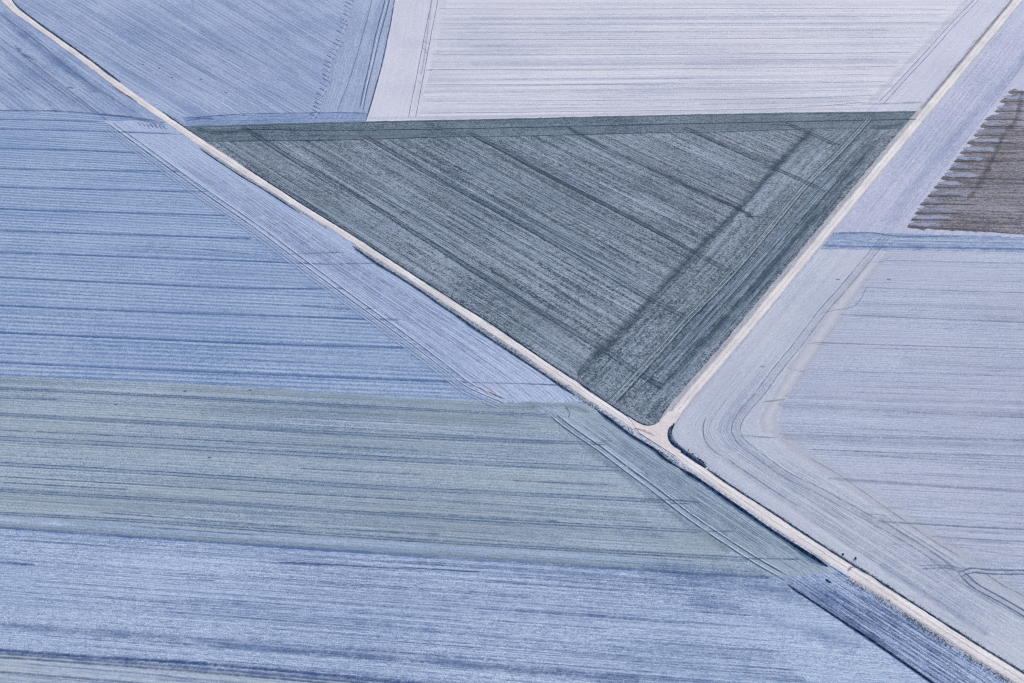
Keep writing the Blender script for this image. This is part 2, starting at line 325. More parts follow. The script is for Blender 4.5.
fA = field('field', [(-300, -110), (-50, -76), (-8, -20), (5, 2)] + mid(20, 166) + [(160, 122), (105, 121), (60, 114), (0, 112), (-300, 104)], frA, mA, .000,
           'blue-grey frosted field corner at the top left, west of the long track', amp=.25)
fB = field('field', [(-45, -78), (-6, -18), (7, 0)] + mid(22, 194) + [(200, 129), (280, 128), (372, 127), (384, 60), (395, 0), (440, -250), (-200, -250)], frB, mB, .004,
           'blue-grey frosted field with diagonal rows between the long track and the whitest field', amp=.25)
fC = field('field', [(366, 124), (384, 60), (394.5, 0), (436, -250), (1300, -250), (1056, -50), (1018, 0), (972, 55.6), (926, 111), (920, 118), (700, 122), (500, 126)], frC, mC, .008,
           'whitest snow covered field along the top with level rows', amp=.2)
fD = field('field', [(186, 126.5), (280, 123.5), (366, 121.5), (512, 118.5), (640, 115.5), (768, 113), (916, 111), (926, 111), (878, 169), (829, 228), (780, 288), (732, 344.5), (708, 371.5), (684, 399), (671, 412), (660.5, 421.5), (654, 424.8), (648, 425.4), (640, 423)] + mid(190, 634)[::-1], frD, mD, .012,
           'dark green triangular field enclosed by the two tracks', amp=.3)
fE = field('field', [(-300, 103), (0, 111), (60, 112.5), (120, 116), (165, 122)] + mid(170, 592) + [(592, 404), (505, 404), (400, 399), (256, 389), (0, 378), (-300, 364)], frE, mE, .004,
           'clear blue striped field on the left below the corner field', amp=.3)
fF = field('field', [(-300, 362), (0, 376), (256, 387), (400, 398), (505, 402), (585, 402)] + mid(590, 856) + [(850, 582), (760, 580), (512, 563), (256, 546), (0, 530), (-300, 510)], frF, mF, .008,
           'grey-green striped field in the middle left reaching the track junction', amp=.5)
fG = field('field', [(-300, 506), (0, 527), (256, 544), (512, 561), (700, 573), (760, 577.5), (835, 580)] + mid(852, 1060) + [(1265, 843), (1265, 1000), (-300, 1000)], frG, mG, .012,
           'speckled deep blue field across the bottom', amp=.45)
fH = field('field', [(-300, 628), (0, 654), (100, 661), (256, 674), (370, 684), (520, 700), (760, 722), (1260, 768), (1260, 1000), (-300, 1000)], frG, mH, .016,
           'pale strip field in the bottom left corner', amp=.35)
fI = field('field', [(1055, -50), (1018, 0), (972, 55.6), (926, 111), (878, 169), (829, 228), (820, 240), (1024, 245), (1400, 255), (1400, -250), (1150, -250)], frI, mI, .004,
           'pale lilac field at the top right with rows along the northern track', amp=.25)
fJ = field('field', [(826, 232), (900, 233), (1024, 237), (1400, 248), (1400, 270), (1024, 252.5), (930, 250.5), (806, 248.6)], frJ, mJ, .008,
           'narrow clear blue strip between two pale fields on the right', amp=.5)
teeth = [(92, 1008), (101, 1000), (111, 995), (119, 985), (126, 980), (135, 974), (142.5, 967), (152.5, 960), (161, 954), (169, 949), (178, 941), (187, 934), (195.5, 927.5), (204, 920), (213, 915), (219.5, 911), (226, 907)]
k_edge = []
for (ty, tx) in teeth: k_edge += [(tx + 7, ty - 3.6), (tx + 1, ty - 1.2), (tx, ty + 1.2), (tx + 5, ty + 2.6)]
fK = field('field', k_edge + [(1024, 234), (1400, 250), (1400, 60), (1024, 90.5)], frJ, mK, .012,
           'brown bare soil field with a toothed left edge at the right', amp=.9)
fL = field('field', [(808, 248), (1024, 252), (1400, 262), (1400, 930), (1265, 843)] + mid(700, 1060)[::-1] + [(690, 455.6), (681, 449.5), (675, 444), (670.5, 437), (669.5, 431), (672, 425), (679, 413), (693, 397), (714, 371.5), (737, 344.5), (780, 288)], frL, mL, .004,
           'broad pale blue-white field on the right below the blue strip', amp=.25)

# ------------------------------------------------------------------ headlands (turning strips with rows of their own)
def head(parent, A, B, mat, z, amp=.3): return loft('headland', A, B, mat, z, nv=8, parent=parent, amp=amp * .25, step=7)
hB = head(fB, [(356, -20), (352, 0), (345, 20), (338, 45), (330, 62), (325, 85), (320, 100), (314, 120)], [(399, -24), (394.5, 0), (391, 22), (386, 45), (381.5, 66), (376, 86), (371, 104), (366, 122)],
          field_mat('headland_b', (122, 144, 186), (178, 188, 216), (150, 166, 200), clod=.25, row=.6, row_per=1.0, sine=.08, sine_per=1.2, bands=.8, band_w=4, grain=.5, grain_s=4.2, tint_amt=.35, patch=.5), .007)
hB2 = head(fB, [(182, 117), (240, 115), (330, 113), (370, 113)], [(188, 127), (240, 126), (330, 124.5), (370, 124)],
           field_mat('headland_b_low', (98, 124, 168), (158, 176, 212), (122, 144, 190), clod=.25, clod_v=1.4, row=.8, row_per=1.2, bands=.8, band_w=2, grain=.4), .0085)
hC = head(fC, [(436, -250), (394.5, 0), (384, 60), (366, 122)], [(490, -250), (447, 0), (432, 62), (417, 123)], mCh, .010, .5)
hC2 = head(fC, [(1120, -150), (970, 0), (900, 80), (862, 114)], [(1160, -150), (1018, 0), (960, 72), (920, 113)],
           field_mat('headland_c_right', (174, 182, 208), (204, 206, 228), (194, 194, 216), clod=.2, clod_v=1.4, row=.45, row_per=1.3, bands=.6, band_w=3, grain=.28, patch=.4, tint_amt=.4, bump=.02), .010, .5)
hD = head(fD, [(184, 126), (280, 123.3), (366, 121.5), (512, 118.5), (640, 115.5), (768, 113), (918, 111)], [(205, 142), (281, 141), (366, 139), (512, 136), (640, 133), (768, 130), (905, 129)], mDh, .0145, .3)
hD2 = head(fD, [(822, 131), (791, 153), (737, 210), (697, 253), (652, 301), (594, 360), (577, 378)], [(911, 129), (878, 169), (829, 228), (780, 288), (731, 345), (685, 399), (656, 424)],
           field_mat('headland_d_east', (48, 68, 88), (154, 169, 192), (86, 104, 120), grain_s=4.5, clod_u=2.8, clod=.45, clod_v=1.7, row=0.7, row_per=1.3, bands=0.7, band_w=3.5, grain=0.5, patch=.4, patch_s=.035, streak=.6, tint_amt=.35, bias=.45), .0155, .5)
hE = head(fE, [(167, 120)] + mid(200, 560) + [(588, 402)], [(104, 121), (150, 153), (200, 186), (256, 229), (310, 270), (380, 318), (440, 362), (496, 404)], mEh, .0075, .35)
hF = head(fF, [(588, 403)] + mid(600, 850) + [(852, 580)], [(530, 404), (590, 448), (645, 490), (690, 524), (740, 556), (772, 579)], mFh, .0105, .5)
hG = head(fG, mid(850, 1070) + [(1260, 845)], [(779, 578), (800, 592), (838, 619), (875, 644), (935, 684), (1040, 755), (1240, 890)], mGh, .0145, .4)
L_out = [(814, 249), (784, 285), (736, 344), (714, 371), (693, 397), (680, 413), (671, 427), (671, 437), (682, 449.5), (704, 464), (737, 489), (793, 525), (873, 578), (943, 623), (1024, 674), (1265, 838)]
L_in = [(886, 251), (860, 288), (836, 320), (820, 345), (800, 376), (787, 398), (779, 417), (780, 428), (800, 446), (832, 468), (884, 500), (950, 545), (1010, 586), (1060, 620), (1300, 770)]
hL = head(fL, L_out, L_in, mLh, .0065, .4)
# pale greenish inner lane of the turning strip
lane_o = [(868, 260), (844, 290), (822, 318), (800, 350), (783, 378), (770, 400), (760, 418), (762, 432), (790, 455), (830, 482), (880, 514), (940, 552), (1000, 592), (1060, 632)]
lane_i = [(886, 258), (862, 288), (842, 318), (820, 350), (801, 378), (786, 400), (778, 418), (781, 428), (806, 447), (848, 474), (900, 508), (958, 546), (1016, 586), (1072, 622)]
lane_m = field_mat('stubble_lane', (172, 180, 204), (192, 198, 214), (186, 188, 204), row=.4, bands=.3, grain=.45, grain_s=4, patch=.4, streak=.4, patch_s=.06, bump=.02)
loft('stubble_lane', lane_o[:8], lane_i[:8], rib_mat((209, 207, 217), .8, 2.6, .15, .1), .024, nv=4, parent=fL, unit=True, step=5, amp=.5)
lane_m2 = field_mat('stubble_lane_low', (160, 170, 198), (190, 198, 218), (178, 182, 204), row=.5, bands=.4, grain=.4, grain_s=4, patch=.4, streak=.4, patch_s=.06, bump=.02)
loft('stubble_lane', [(x + 3, y - 2) for x, y in lane_o[7:]], lane_i[7:], rib_mat((208, 207, 219), .45, 2.0, .15, .1), .0238, nv=4, parent=fL, unit=True, step=5, amp=.5)

# ================================================================== tracks through the country
def road_mat():
    b = NB('chalk_gravel'); uv = b.n('ShaderNodeUVMap'); uv.uv_map = 'UVMap'; u, v, _ = b.sep(uv.outputs[0]); ob = b.n('ShaderNodeTexCoord').outputs['Object']
    n1 = b.noise(ob, 1.6, 3, .7); n2 = b.aniso(u, v, .05, 9, 5, 3, .6); n3 = b.noise(ob, .08, 2)
    f = b.add(.55, b.dev(n1, 1.2), b.dev(n2, 1.6), b.dev(n3, 1.2))
    cx = b.math('ABSOLUTE', b.math('SUBTRACT', b.math('MULTIPLY', v, 2.0), 1.0))        # 0 centre, 1 edge
    rutd = b.math('ABSOLUTE', b.math('SUBTRACT', cx, .42))
    f = b.add(f, b.math('MULTIPLY', b.math('SUBTRACT', .25, rutd), .7))
    f = b.add(f, b.dev(b.aniso(u, v, .8, 14, 8, 2, .7), 1.1))
    f = b.math('MAXIMUM', b.math('MINIMUM', f, 1.0), 0.0)
    col = b.mix(f, alb((190, 186, 196)), alb((238, 233, 238)))
    cg = b.math('MULTIPLY', b.math('SUBTRACT', b.add(.16, b.dev(b.aniso(u, v, .25, 2, 6, 3, .7), 1.0)), cx), 4.0, True)
    col = b.mix(b.math('MULTIPLY', cg, .45), col, alb((176, 172, 182)))
    ed = b.math('MULTIPLY', b.math('SUBTRACT', b.add(cx, b.dev(b.aniso(u, v, .5, 3, 9, 3, .7), .9)), .86), 5.0, True)
    col = b.mix(b.math('MULTIPLY', ed, .7), col, alb((178, 178, 192)))
    pr = b.n('ShaderNodeBsdfPrincipled'); b.l(col, pr.inputs['Base Color']); pr.inputs['Roughness'].default_value = .9; pr.inputs['Specular IOR Level'].default_value = .1
    bp = b.n('ShaderNodeBump'); bp.inputs['Distance'].default_value = .03; b.l(b.add(n1, b.math('MULTIPLY', n2, 1.5)), bp.inputs['Height']); b.l(bp.outputs[0], pr.inputs['Normal'])
    o = b.n('ShaderNodeOutputMaterial'); b.l(pr.outputs[0], o.inputs[0]); return b.m
mR = road_mat()
camber = lambda t: .05 * (1 - (2 * t - 1) ** 2)
loft('road', road_w, road_e, mR, .030, nv=8, prof=camber, unit=True, kind='structure', label='long chalk farm track running from the top left corner to the bottom right', cat='track', amp=.22, step=4, smooth=14)
loft('road', north_w, north_e, mR, .034, nv=8, prof=camber, unit=True, kind='structure', label='chalk farm track climbing from the junction to the top right corner', cat='track', amp=.2, step=4, smooth=14)
field('road', [(626, 414), (634, 419.5), (641, 423), (648, 425.2), (655, 424.5), (660, 421.5), (668, 411), (681, 412), (672.5, 425), (669.5, 431), (670, 437), (675, 444.5), (682, 450.5), (676, 456), (660, 446), (640, 433)],
      frD, field_mat('junction_gravel', (196, 188, 196), (232, 225, 231), (218, 211, 217), row=.2, grain=.4, patch=.5, patch_s=.2, streak=.2, bands=.1, bump=.02), .112, 'splayed chalk mouth where the two tracks meet', 'track junction', amp=.2)
sideR = None
# verge ground beside the tracks
def verge(A, B, dark, light, label, z=.028, amp=.35, grain=.8):
    return loft('verge', A, B, field_mat('verge_grass', dark, light, None, row=.4, bands=.3, grain=grain, streak=.8, patch=.5, patch_s=.1, row_per=.8), z, nv=3, kind='structure', label=label, cat='verge', amp=amp, step=4)
def shift(P, dx, dy): return [(x + dx, y + dy) for x, y in P]
def sect(P, x0, x1): return [p for p in P if x0 <= p[0] <= x1]
v1w, v2w, v3w, v0w = sect(road_w, 340, 600), sect(road_w, 590, 826), sect(road_w, 840, 1300), sect(road_w, 183, 356)
_s = lambda P, d: [(x - d * .6, y + d * .8) for x, y in P]
verge(_s(v1w, -2), _s(v1w, 3.4), (104, 122, 146), (180, 184, 200), 'grey frosted verge below the long track beside the blue striped field')
verge(_s(v2w, -2), _s(v2w, 3.6), (118, 134, 166), (200, 204, 222), 'pale verge between the long track and its south ditch')
verge(_s(v3w, -2), _s(v3w, 3.0), (130, 138, 160), (190, 190, 204), 'grey worn verge at the bottom right edge of the long track')
verge(_s(v0w, -1.5), _s(v0w, 1.8), (118, 132, 158), (178, 184, 204), 'thin frosted verge below the long track near the corner field')
verge([(x + .8, y + .6) for x, y in north_w[1:]], [(x - 3.0 - .004 * max(0, y), y - 2) for x, y in north_w[1:]], (140, 146, 164), (184, 186, 200), 'worn grey verge on the west edge of the northern track', grain=.4)
verge([(x - 2, y - 1) for x, y in north_e[1:]], [(x + 1.4, y + 1) for x, y in north_e[1:]], (152, 160, 184), (190, 194, 212), 'thin grey verge on the east edge of the northern track', grain=.4)
# banks with their shaded south-west faces; shade tone also put into the turf colour
mbank = field_mat('bank_turf_shaded', (30, 48, 78), (82, 104, 140), None, row=.3, bands=.2, grain=1.0, streak=.8, patch=.4, patch_s=.15, row_per=.8, bias=.42)
mbank2 = field_mat('bank_turf_green_shaded', (50, 68, 88), (118, 134, 156), None, row=.3, bands=.2, grain=1.0, streak=.8, patch=.4, patch_s=.15, row_per=.8, bias=.42)
msnowb = field_mat('bank_snow', (110, 128, 162), (182, 188, 208), None, row=.3, bands=.2, grain=.6, streak=.5, patch=.4, patch_s=.1, row_per=.8)
def off(P, d):           # shift a survey line towards the upper right
    return [(x + d * .6, y - d * .8) for x, y in P]
sw = lambda P, d: [(x - d * .6, y + d * .8) for x, y in P]
E_ = lambda a, c: [(x, y) for x, y in road_e if a <= x <= c]
W_ = lambda a, c: [(x, y) for x, y in road_w if a <= x <= c]
bank('bank', off(E_(11, 125), 1.2), .30, .6, .35, mbank2, .02, -1, 'dark shaded turf bank on the east edge of the long track by the blue-grey diagonal field')
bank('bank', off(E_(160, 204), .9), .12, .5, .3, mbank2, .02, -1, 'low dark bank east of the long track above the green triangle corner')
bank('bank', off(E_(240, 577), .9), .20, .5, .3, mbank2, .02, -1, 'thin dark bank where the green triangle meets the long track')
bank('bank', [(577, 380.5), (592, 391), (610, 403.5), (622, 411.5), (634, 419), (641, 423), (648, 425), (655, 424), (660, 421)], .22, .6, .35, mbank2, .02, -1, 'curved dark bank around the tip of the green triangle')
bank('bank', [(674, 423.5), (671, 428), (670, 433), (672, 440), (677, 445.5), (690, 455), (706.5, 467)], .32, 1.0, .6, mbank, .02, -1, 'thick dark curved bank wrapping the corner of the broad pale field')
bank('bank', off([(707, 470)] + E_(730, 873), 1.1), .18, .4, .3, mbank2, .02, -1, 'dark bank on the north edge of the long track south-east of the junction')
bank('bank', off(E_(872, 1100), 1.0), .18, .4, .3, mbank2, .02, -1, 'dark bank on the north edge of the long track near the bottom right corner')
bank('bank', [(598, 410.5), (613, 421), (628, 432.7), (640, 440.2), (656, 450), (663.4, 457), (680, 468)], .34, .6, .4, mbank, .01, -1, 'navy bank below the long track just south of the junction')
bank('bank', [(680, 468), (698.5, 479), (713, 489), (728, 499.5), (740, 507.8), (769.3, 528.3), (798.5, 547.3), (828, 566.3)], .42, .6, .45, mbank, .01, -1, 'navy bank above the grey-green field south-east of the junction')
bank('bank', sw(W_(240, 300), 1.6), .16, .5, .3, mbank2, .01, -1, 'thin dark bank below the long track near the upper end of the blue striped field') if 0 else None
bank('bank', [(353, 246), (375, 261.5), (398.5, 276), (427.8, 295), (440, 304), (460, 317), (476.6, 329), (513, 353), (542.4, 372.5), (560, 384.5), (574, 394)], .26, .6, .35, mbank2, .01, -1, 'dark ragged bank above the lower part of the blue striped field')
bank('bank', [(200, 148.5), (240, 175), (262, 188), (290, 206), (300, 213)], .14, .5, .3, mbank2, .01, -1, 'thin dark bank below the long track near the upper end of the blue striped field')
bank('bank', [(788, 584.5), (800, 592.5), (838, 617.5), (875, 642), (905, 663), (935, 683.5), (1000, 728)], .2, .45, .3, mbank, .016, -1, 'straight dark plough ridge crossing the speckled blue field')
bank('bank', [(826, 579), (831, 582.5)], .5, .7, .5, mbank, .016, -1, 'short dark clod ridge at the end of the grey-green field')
track(fC, [(x - 1.2, y - 1) for x, y in north_w if y < 115], .8, 0, (120, 122, 140), .8, brk=1.0)
# white ice strip beside the track
loft('ice_strip', [(829, 565), (838, 570.5), (848, 577)], [(832.5, 563), (842, 568.5), (851, 575)], rib_mat((214, 217, 230), .9, 3, .5), .118, nv=2, unit=True, kind='structure', label='short white ice strip on the edge of the long track', cat='ice', step=3)
mud = track(None, [(634, 428), (645, 431.5), (655, 436)], 1.0, 0, (150, 128, 128), .75, brk=1.6, name='mud_patch'); mud.location.z = .07
mud['kind'] = 'structure'; mud['label'] = 'brown muddy scrape in the chalk mouth of the junction'; mud['category'] = 'mud'
for P, lb in (([(113, 86.5), (120, 91), (130, 97), (137, 101.5)], 'reddish brown mud on the lower edge of the long track near the corner field'), ([(848, 571), (851, 567.5), (857, 566.5)], 'small brown muddy scrape across the long track near the bank')):
    m_ = track(None, P, .7, 0, (128, 108, 118), .8, name='mud_patch'); m_.location.z = .04; m_['kind'] = 'structure'; m_['label'] = lb; m_['category'] = 'mud'

# ================================================================== wheel tracks and furrows
DK = (92, 122, 168)
# E tramlines
for l0 in ([(-60, 118), (0, 119), (60, 120), (100, 121.5)], [(-60, 127), (0, 128.5), (100, 131), (172, 133.5)], [(-60, 146), (0, 148), (80, 150), (152, 153)], [(-60, 166), (0, 168), (90, 170), (180, 171)],
           [(-60, 184), (0, 186.5), (100, 189), (205, 191.5)], [(-60, 206), (0, 208.5), (110, 212), (228, 215)], [(-60, 227), (0, 230), (120, 234), (252, 238)], [(-60, 249), (0, 252), (130, 256.5), (256, 261), (330, 264)],
           [(-60, 274), (0, 277), (130, 283), (256, 288), (345, 288)], [(-60, 302), (0, 305), (130, 310.5), (256, 315), (400, 319.5)], [(-60, 329), (0, 332), (110, 337), (256, 343), (406, 347.5)], [(-60, 359), (0, 362), (130, 368), (256, 373.5), (360, 378), (468, 382)]):
    track(fE, l0, 1.5, 0, (88, 122, 178), .72, 1.0, .6, .04, ns=.06); track(fE, [(x, y + .6) for x, y in l0], .45, 0, (84, 114, 166), .45, 1, 1.1, .04, ns=.1)
track(fE, [(-60, 109.5), (0, 110.2), (60, 111), (115, 115.5), (145, 119), (165, 122.5)], 1.7, 0, (84, 108, 154), .8, brk=1.2, ns=.15)
track(fE, [(100, 114), (130, 117), (150, 122), (166, 125)], 2.4, 0, (100, 120, 164), .6, brk=1.6, ns=.3)
bundle(fE, [[(138 + i * 4.2, 122 + i * .6), (141 + i * 4.2, 125.5 + i * .6)] for i in range(7)], .5, (80, 102, 150), .8)
for l0 in ([(330, 264), (380, 263)], [(200, 249), (262, 254), (345, 252)], [(300, 305), (345, 309), (378, 308)], [(400, 347), (425, 350), (432, 348)], [(468, 382), (520, 383.5), (562, 384.5)], [(540, 384), (575, 386)], [(172, 134), (184, 134)]):
    track(fE, l0, .7, 0, (100, 120, 165), .55, brk=1.4)
# E headland lines: two wheel ruts, light caught by their ridges painted as white edges
rut = [(110, 123), (150, 152), (200, 188), (256, 226.5), (310, 267), (360, 304), (412, 342), (450, 371), (470, 386), (504, 401)]
track(fE, rut, .42, 1.7, (92, 104, 148), .75, brk=.9); track(fE, off(rut, 1.1), .42, 1.7, (214, 218, 234), .95, brk=.7)
for k in (3.4, 5.8, 8.6): track(fE, sw(rut, k), .7, 0, (198, 208, 232), .75, brk=1.3, jit=0)
for k in (4.6, 7.2): track(fE, sw(rut, k), .4, 0, (112, 132, 178), .5, brk=1.3, jit=0)
track(fE, sw(rut, 4.5), .5, 0, (196, 200, 222), .6, brk=1.3); track(fE, sw(rut, 8), 2.4, 0, (180, 194, 224), .35, brk=1.3, ns=.1)
track(fE, [(480, 384), (490, 391), (500, 398), (508, 402)], .6, 1.5, (214, 204, 212), .8)
bundle(fE, between([(168, 130), (256, 190), (393, 282), (506, 352), (572, 396)], [(124, 130), (200, 181), (330, 275), (440, 355), (500, 399)], 30, .35, .35), .32, (120, 134, 176), .55)
bundle(fE, between([(168, 130), (256, 190), (393, 282), (506, 352), (572, 396)], [(128, 130), (200, 181), (326, 275), (436, 355), (500, 399)], 26, .35, .3), .32, (204, 206, 226), .5)
bundle(fE, between([(0, 120), (190, 190), (440, 376)], [(0, 120), (190, 190), (440, 376)], 1), .1, (120, 130, 170), .01)
def rows(parent, ya, yb, xr, n, width, col, st, cut=.12, **k):
    """short darker or lighter rows between two level lines; xr(y) gives the right end"""
    L = []
    for i in range(n):
        t = random.random(); a0, b0 = ya[0] + t * (yb[0] - ya[0]), ya[1] + t * (yb[1] - ya[1]); x0_, x1_ = xr(t)[:2]
        c = random.uniform(x0_, x1_ - 20); ln = random.uniform(.06, .5) * (x1_ - x0_); c2 = min(x1_, c + ln)
        f = lambda x: a0 + (b0 - a0) * (x - xr(t)[2]) / xr(t)[3]
        L.append([(c, f(c)), ((c + c2) / 2, f((c + c2) / 2)), (c2, f(c2))])
    return bundle(parent, L, width, col, st, **k)
rows(fE, (124, 133), (376, 390), lambda t: (-20, 115 + t * 360, 0, 300), 90, .38, (102, 128, 174), 0.35)
rows(fE, (124, 133), (376, 390), lambda t: (-20, 115 + t * 360, 0, 300), 70, .38, (168, 184, 220), 0.32)
# F
FD = (84, 114, 158)
for l0, w_, s_ in (([(-60, 385), (0, 388), (128, 394), (256, 400.5), (400, 408), (512, 413.5), (548, 415)], .8, .85), ([(-60, 411), (0, 414), (128, 421), (256, 427.5), (400, 436), (512, 440.5), (606, 443.5)], 1.0, .75),
                   ([(-60, 435), (0, 438), (128, 444.5), (256, 451), (400, 459), (512, 464), (625, 469)], 1.5, .8), ([(-60, 460), (0, 463.5), (128, 471), (256, 479), (380, 487), (512, 493.5), (690, 502)], 1.2, .75),
                   ([(-60, 486), (0, 490), (128, 497.5), (256, 505), (380, 513.5), (512, 521), (700, 531)], .9, .8), ([(-60, 509), (0, 513), (128, 520), (256, 529), (400, 539), (512, 546), (640, 553), (750, 558.5)], .8, .8)):
    track(fF, l0, .36, w_ * .9, FD, s_, brk=.8, ns=.08); track(fF, l0[:-1] + [(l0[-1][0] - 25, l0[-1][1] - 1)], w_ * 2.0, 0, (116, 142, 182), .24, brk=.8, ns=.06)
for l0 in ([(-60, 426.5), (0, 429.5), (256, 442), (420, 450)], [(-60, 473), (0, 476), (256, 491), (420, 500)], [(-60, 396), (60, 399)], [(0, 482), (130, 489)], [(130, 526), (256, 535)], [(380, 511), (512, 518), (560, 521)], [(512, 480), (620, 485)], [(300, 468), (420, 474)], [(100, 512), (256, 524), (440, 534)]):
    track(fF, l0, .5, 0, (106, 124, 154), .7, brk=1.2)
track(fF, [(-60, 518), (0, 520), (128, 527.5), (256, 536.5), (400, 546), (512, 553), (700, 565)], 3.6, 0, (184, 198, 224), 1.0, brk=.6, ns=.04)
track(fF, [(-60, 523), (0, 526), (128, 534), (256, 542.5), (400, 552), (512, 559), (740, 575)], 1.6, 0, (154, 172, 188), .6, brk=.6, ns=.04)
track(fF, [(-60, 377), (0, 380), (256, 392), (400, 401), (540, 409)], 3.4, 0, (134, 152, 170), .22, brk=.9, ns=.05)
track(fF, [(200, 410), (360, 414), (520, 422)], 5, 0, (154, 170, 182), .3, brk=1.2, ns=.04)
track(fF, [(520, 404), (545, 405), (570, 406), (590, 412)], 3, 0, (118, 138, 148), .35, brk=1.3, ns=.12)
track(fF, [(545, 410), (565, 425), (600, 455), (640, 486), (680, 518), (730, 552)], 3.4, 0, (126, 148, 160), .35, brk=1.3, ns=.12)
rf = [(553, 415), (575, 432), (600, 449), (625, 468), (655, 490), (690, 517), (730, 544), (760, 563), (785, 577)]
track(fF, rf, .5, 1.7, (80, 98, 130), .95, brk=1.1); track(fF, off(rf, 1.1), .45, 1.7, (208, 214, 226), .95, brk=1.2)  # pale pair paints the light on the rut ridges
bundle(fF, [[(600 + i, 440 + i * 6), (612 + i * 4, 441 + i * 6)] for i in range(0, 1)], .4, (90, 106, 134), .7)
for l0 in ([(590, 444), (607, 444)], [(640, 500), (672, 500), (700, 502)], [(700, 531), (735, 531)], [(740, 558), (800, 559)], [(566, 407), (570, 412), (569, 417)]): track(fF, l0, .5, 0, (88, 106, 136), .7)
bundle(fF, between([(586, 408), (640, 446), (712, 495), (793, 549), (838, 577)], [(556, 412), (606, 452), (668, 497), (745, 549), (790, 577)], 26, .35, .3), .3, (118, 136, 156), .6)
bundle(fF, between([(586, 408), (640, 446), (712, 495), (793, 549), (838, 577)], [(545, 412), (590, 452), (650, 497), (725, 549), (775, 577)], 20, .35, .3), .3, (186, 196, 208), .5)
rows(fF, (380, 396), (526, 545), lambda t: (-20, 520 + t * 200, 0, 256), 110, .36, (118, 138, 168), 0.35)
rows(fF, (380, 396), (526, 545), lambda t: (-20, 520 + t * 200, 0, 256), 80, .4, (176, 188, 208), 0.32)
# G
track(fG, [(-60, 523), (0, 527.5), (256, 545), (512, 562), (700, 573.5), (770, 577)], 1.2, 0, (88, 116, 168), .6, brk=1.3, ns=.06)
track(fG, [(640, 572), (720, 580), (780, 588), (840, 600)], 9, 0, (84, 112, 162), .3, brk=1.4, ns=.06)
track(fG, [(690, 600), (760, 615), (860, 645)], 7, 0, (92, 120, 176), .22, brk=1.4, ns=.05)
track(fG, [(-60, 621), (0, 625), (90, 631), (180, 639), (256, 647), (380, 656), (512, 668), (640, 680)], 3.4, 0, (88, 114, 162), .42, brk=2.0, ns=.12)
track(fG, [(-60, 646), (0, 650), (100, 657), (180, 662), (256, 668), (370, 679), (500, 691)], 1.3, 0, (58, 84, 136), .95, brk=1.0, ns=.08)
track(fH, [(-60, 651), (0, 655), (100, 662), (256, 674.5), (370, 685)], .7, .9, (90, 108, 148), .75, brk=.8)
track(fH, [(-60, 668), (0, 671.5), (120, 681), (200, 688)], .6, 0, (110, 128, 162), .8)
track(fG, [(0, 562), (35, 564.5)], 1.1, 0, (84, 106, 160), .8); track(fG, [(280, 562), (340, 565), (430, 569), (480, 571.5)], .7, 0, (66, 90, 148), .85)
track(fG, [(185, 579), (215, 580.5)], .5, 0, (76, 98, 150), .8)
rows(fG, (532, 549), (690, 712), lambda t: (-20, 720 + t * 160, 0, 256), 170, .4, (94, 116, 164), 0.45, soft=1.0)
rows(fG, (532, 549), (690, 712), lambda t: (-20, 720 + t * 160, 0, 256), 150, .4, (200, 210, 236), 0.39)
bundle(fG, between([(838, 581), (905, 620), (980, 667), (1060, 722)], [(795, 588), (850, 625), (905, 660), (970, 700)], 34, .4, .25), .34, (58, 84, 138), .7)
bundle(fG, between([(838, 581), (905, 620), (980, 667), (1060, 722)], [(795, 588), (850, 625), (905, 660), (970, 700)], 24, .4, .25), .32, (190, 200, 226), .55)
# A
for l0 in ([(-20, 22), (60, 82), (110, 121)], [(0, 45), (50, 82), (90, 111)], [(0, 66), (40, 96), (60, 111)], [(40, 72), (72, 95), (96, 112)], [(20, 26), (90, 82), (140, 114)]):
    track(fA, l0, .5, 0, (176, 186, 214), .6, brk=1.4); track(fA, off(l0, -1.2), .4, 0, (98, 116, 156), .5, brk=1.5)
bundle(fA, between([(0, 5), (80, 68), (148, 116)], [(-30, 75), (0, 92), (30, 110)], 34, .4, .25), .4, (104, 126, 170), .5)
track(fA, [(0, 12), (40, 48), (100, 92)], 6, 0, (108, 134, 178), .45, brk=1.4, ns=.05)
track(fA, [(15, 45), (25, 55), (35, 60)], 2.4, 0, (84, 104, 148), .6, brk=1.6, ns=.3); track(fA, [(68, 87), (74, 88)], 1.2, 0, (92, 110, 150), .7)
# B
bundle(fB, between([(150, 0), (260, 60), (336, 96)], [(20, 0), (110, 62), (200, 112)], 40, .4, .25), .38, (106, 128, 168), .5)
bundle(fB, between([(330, -20), (360, 0), (352, 4)], [(60, 5), (160, 62), (230, 112)], 1, .4, .25), .3, (180, 190, 216), .1)
bundle(fB, between([(210, 0), (290, 55), (330, 78)], [(100, 0), (190, 62), (270, 112)], 16, .4, .4), .4, (186, 196, 220), .6)
bundle(fB, between([(340, 0), (346, 6), (350, 10)], [(212, 4), (285, 45), (322, 72)], 1), .3, (186, 196, 220), .2)
bundle(fB, between([(300, 0), (330, 17), (345, 26)], [(200, 0), (270, 45), (322, 78)], 12, .4, .5), .4, (112, 132, 170), .55)
for p0, p1 in (((128, 12), (200, 55)), ((200, 30), (260, 68)), ((170, 50), (225, 82)), ((256, 45), (300, 75)), ((225, 0), (290, 36))):
    track(fB, [p0, ((p0[0] + p1[0]) / 2, (p0[1] + p1[1]) / 2 + 1), p1], 4, 0, (124, 148, 190), .22, brk=1.4, ns=.06)
track(fB, [(186, 118), (240, 114), (330, 112.5), (368, 113)], .8, 0, (88, 108, 150), .8, brk=1.2)
track(fB, [(186, 121), (200, 118), (215, 119)], 2.2, 0, (76, 104, 156), .7, brk=1.2)
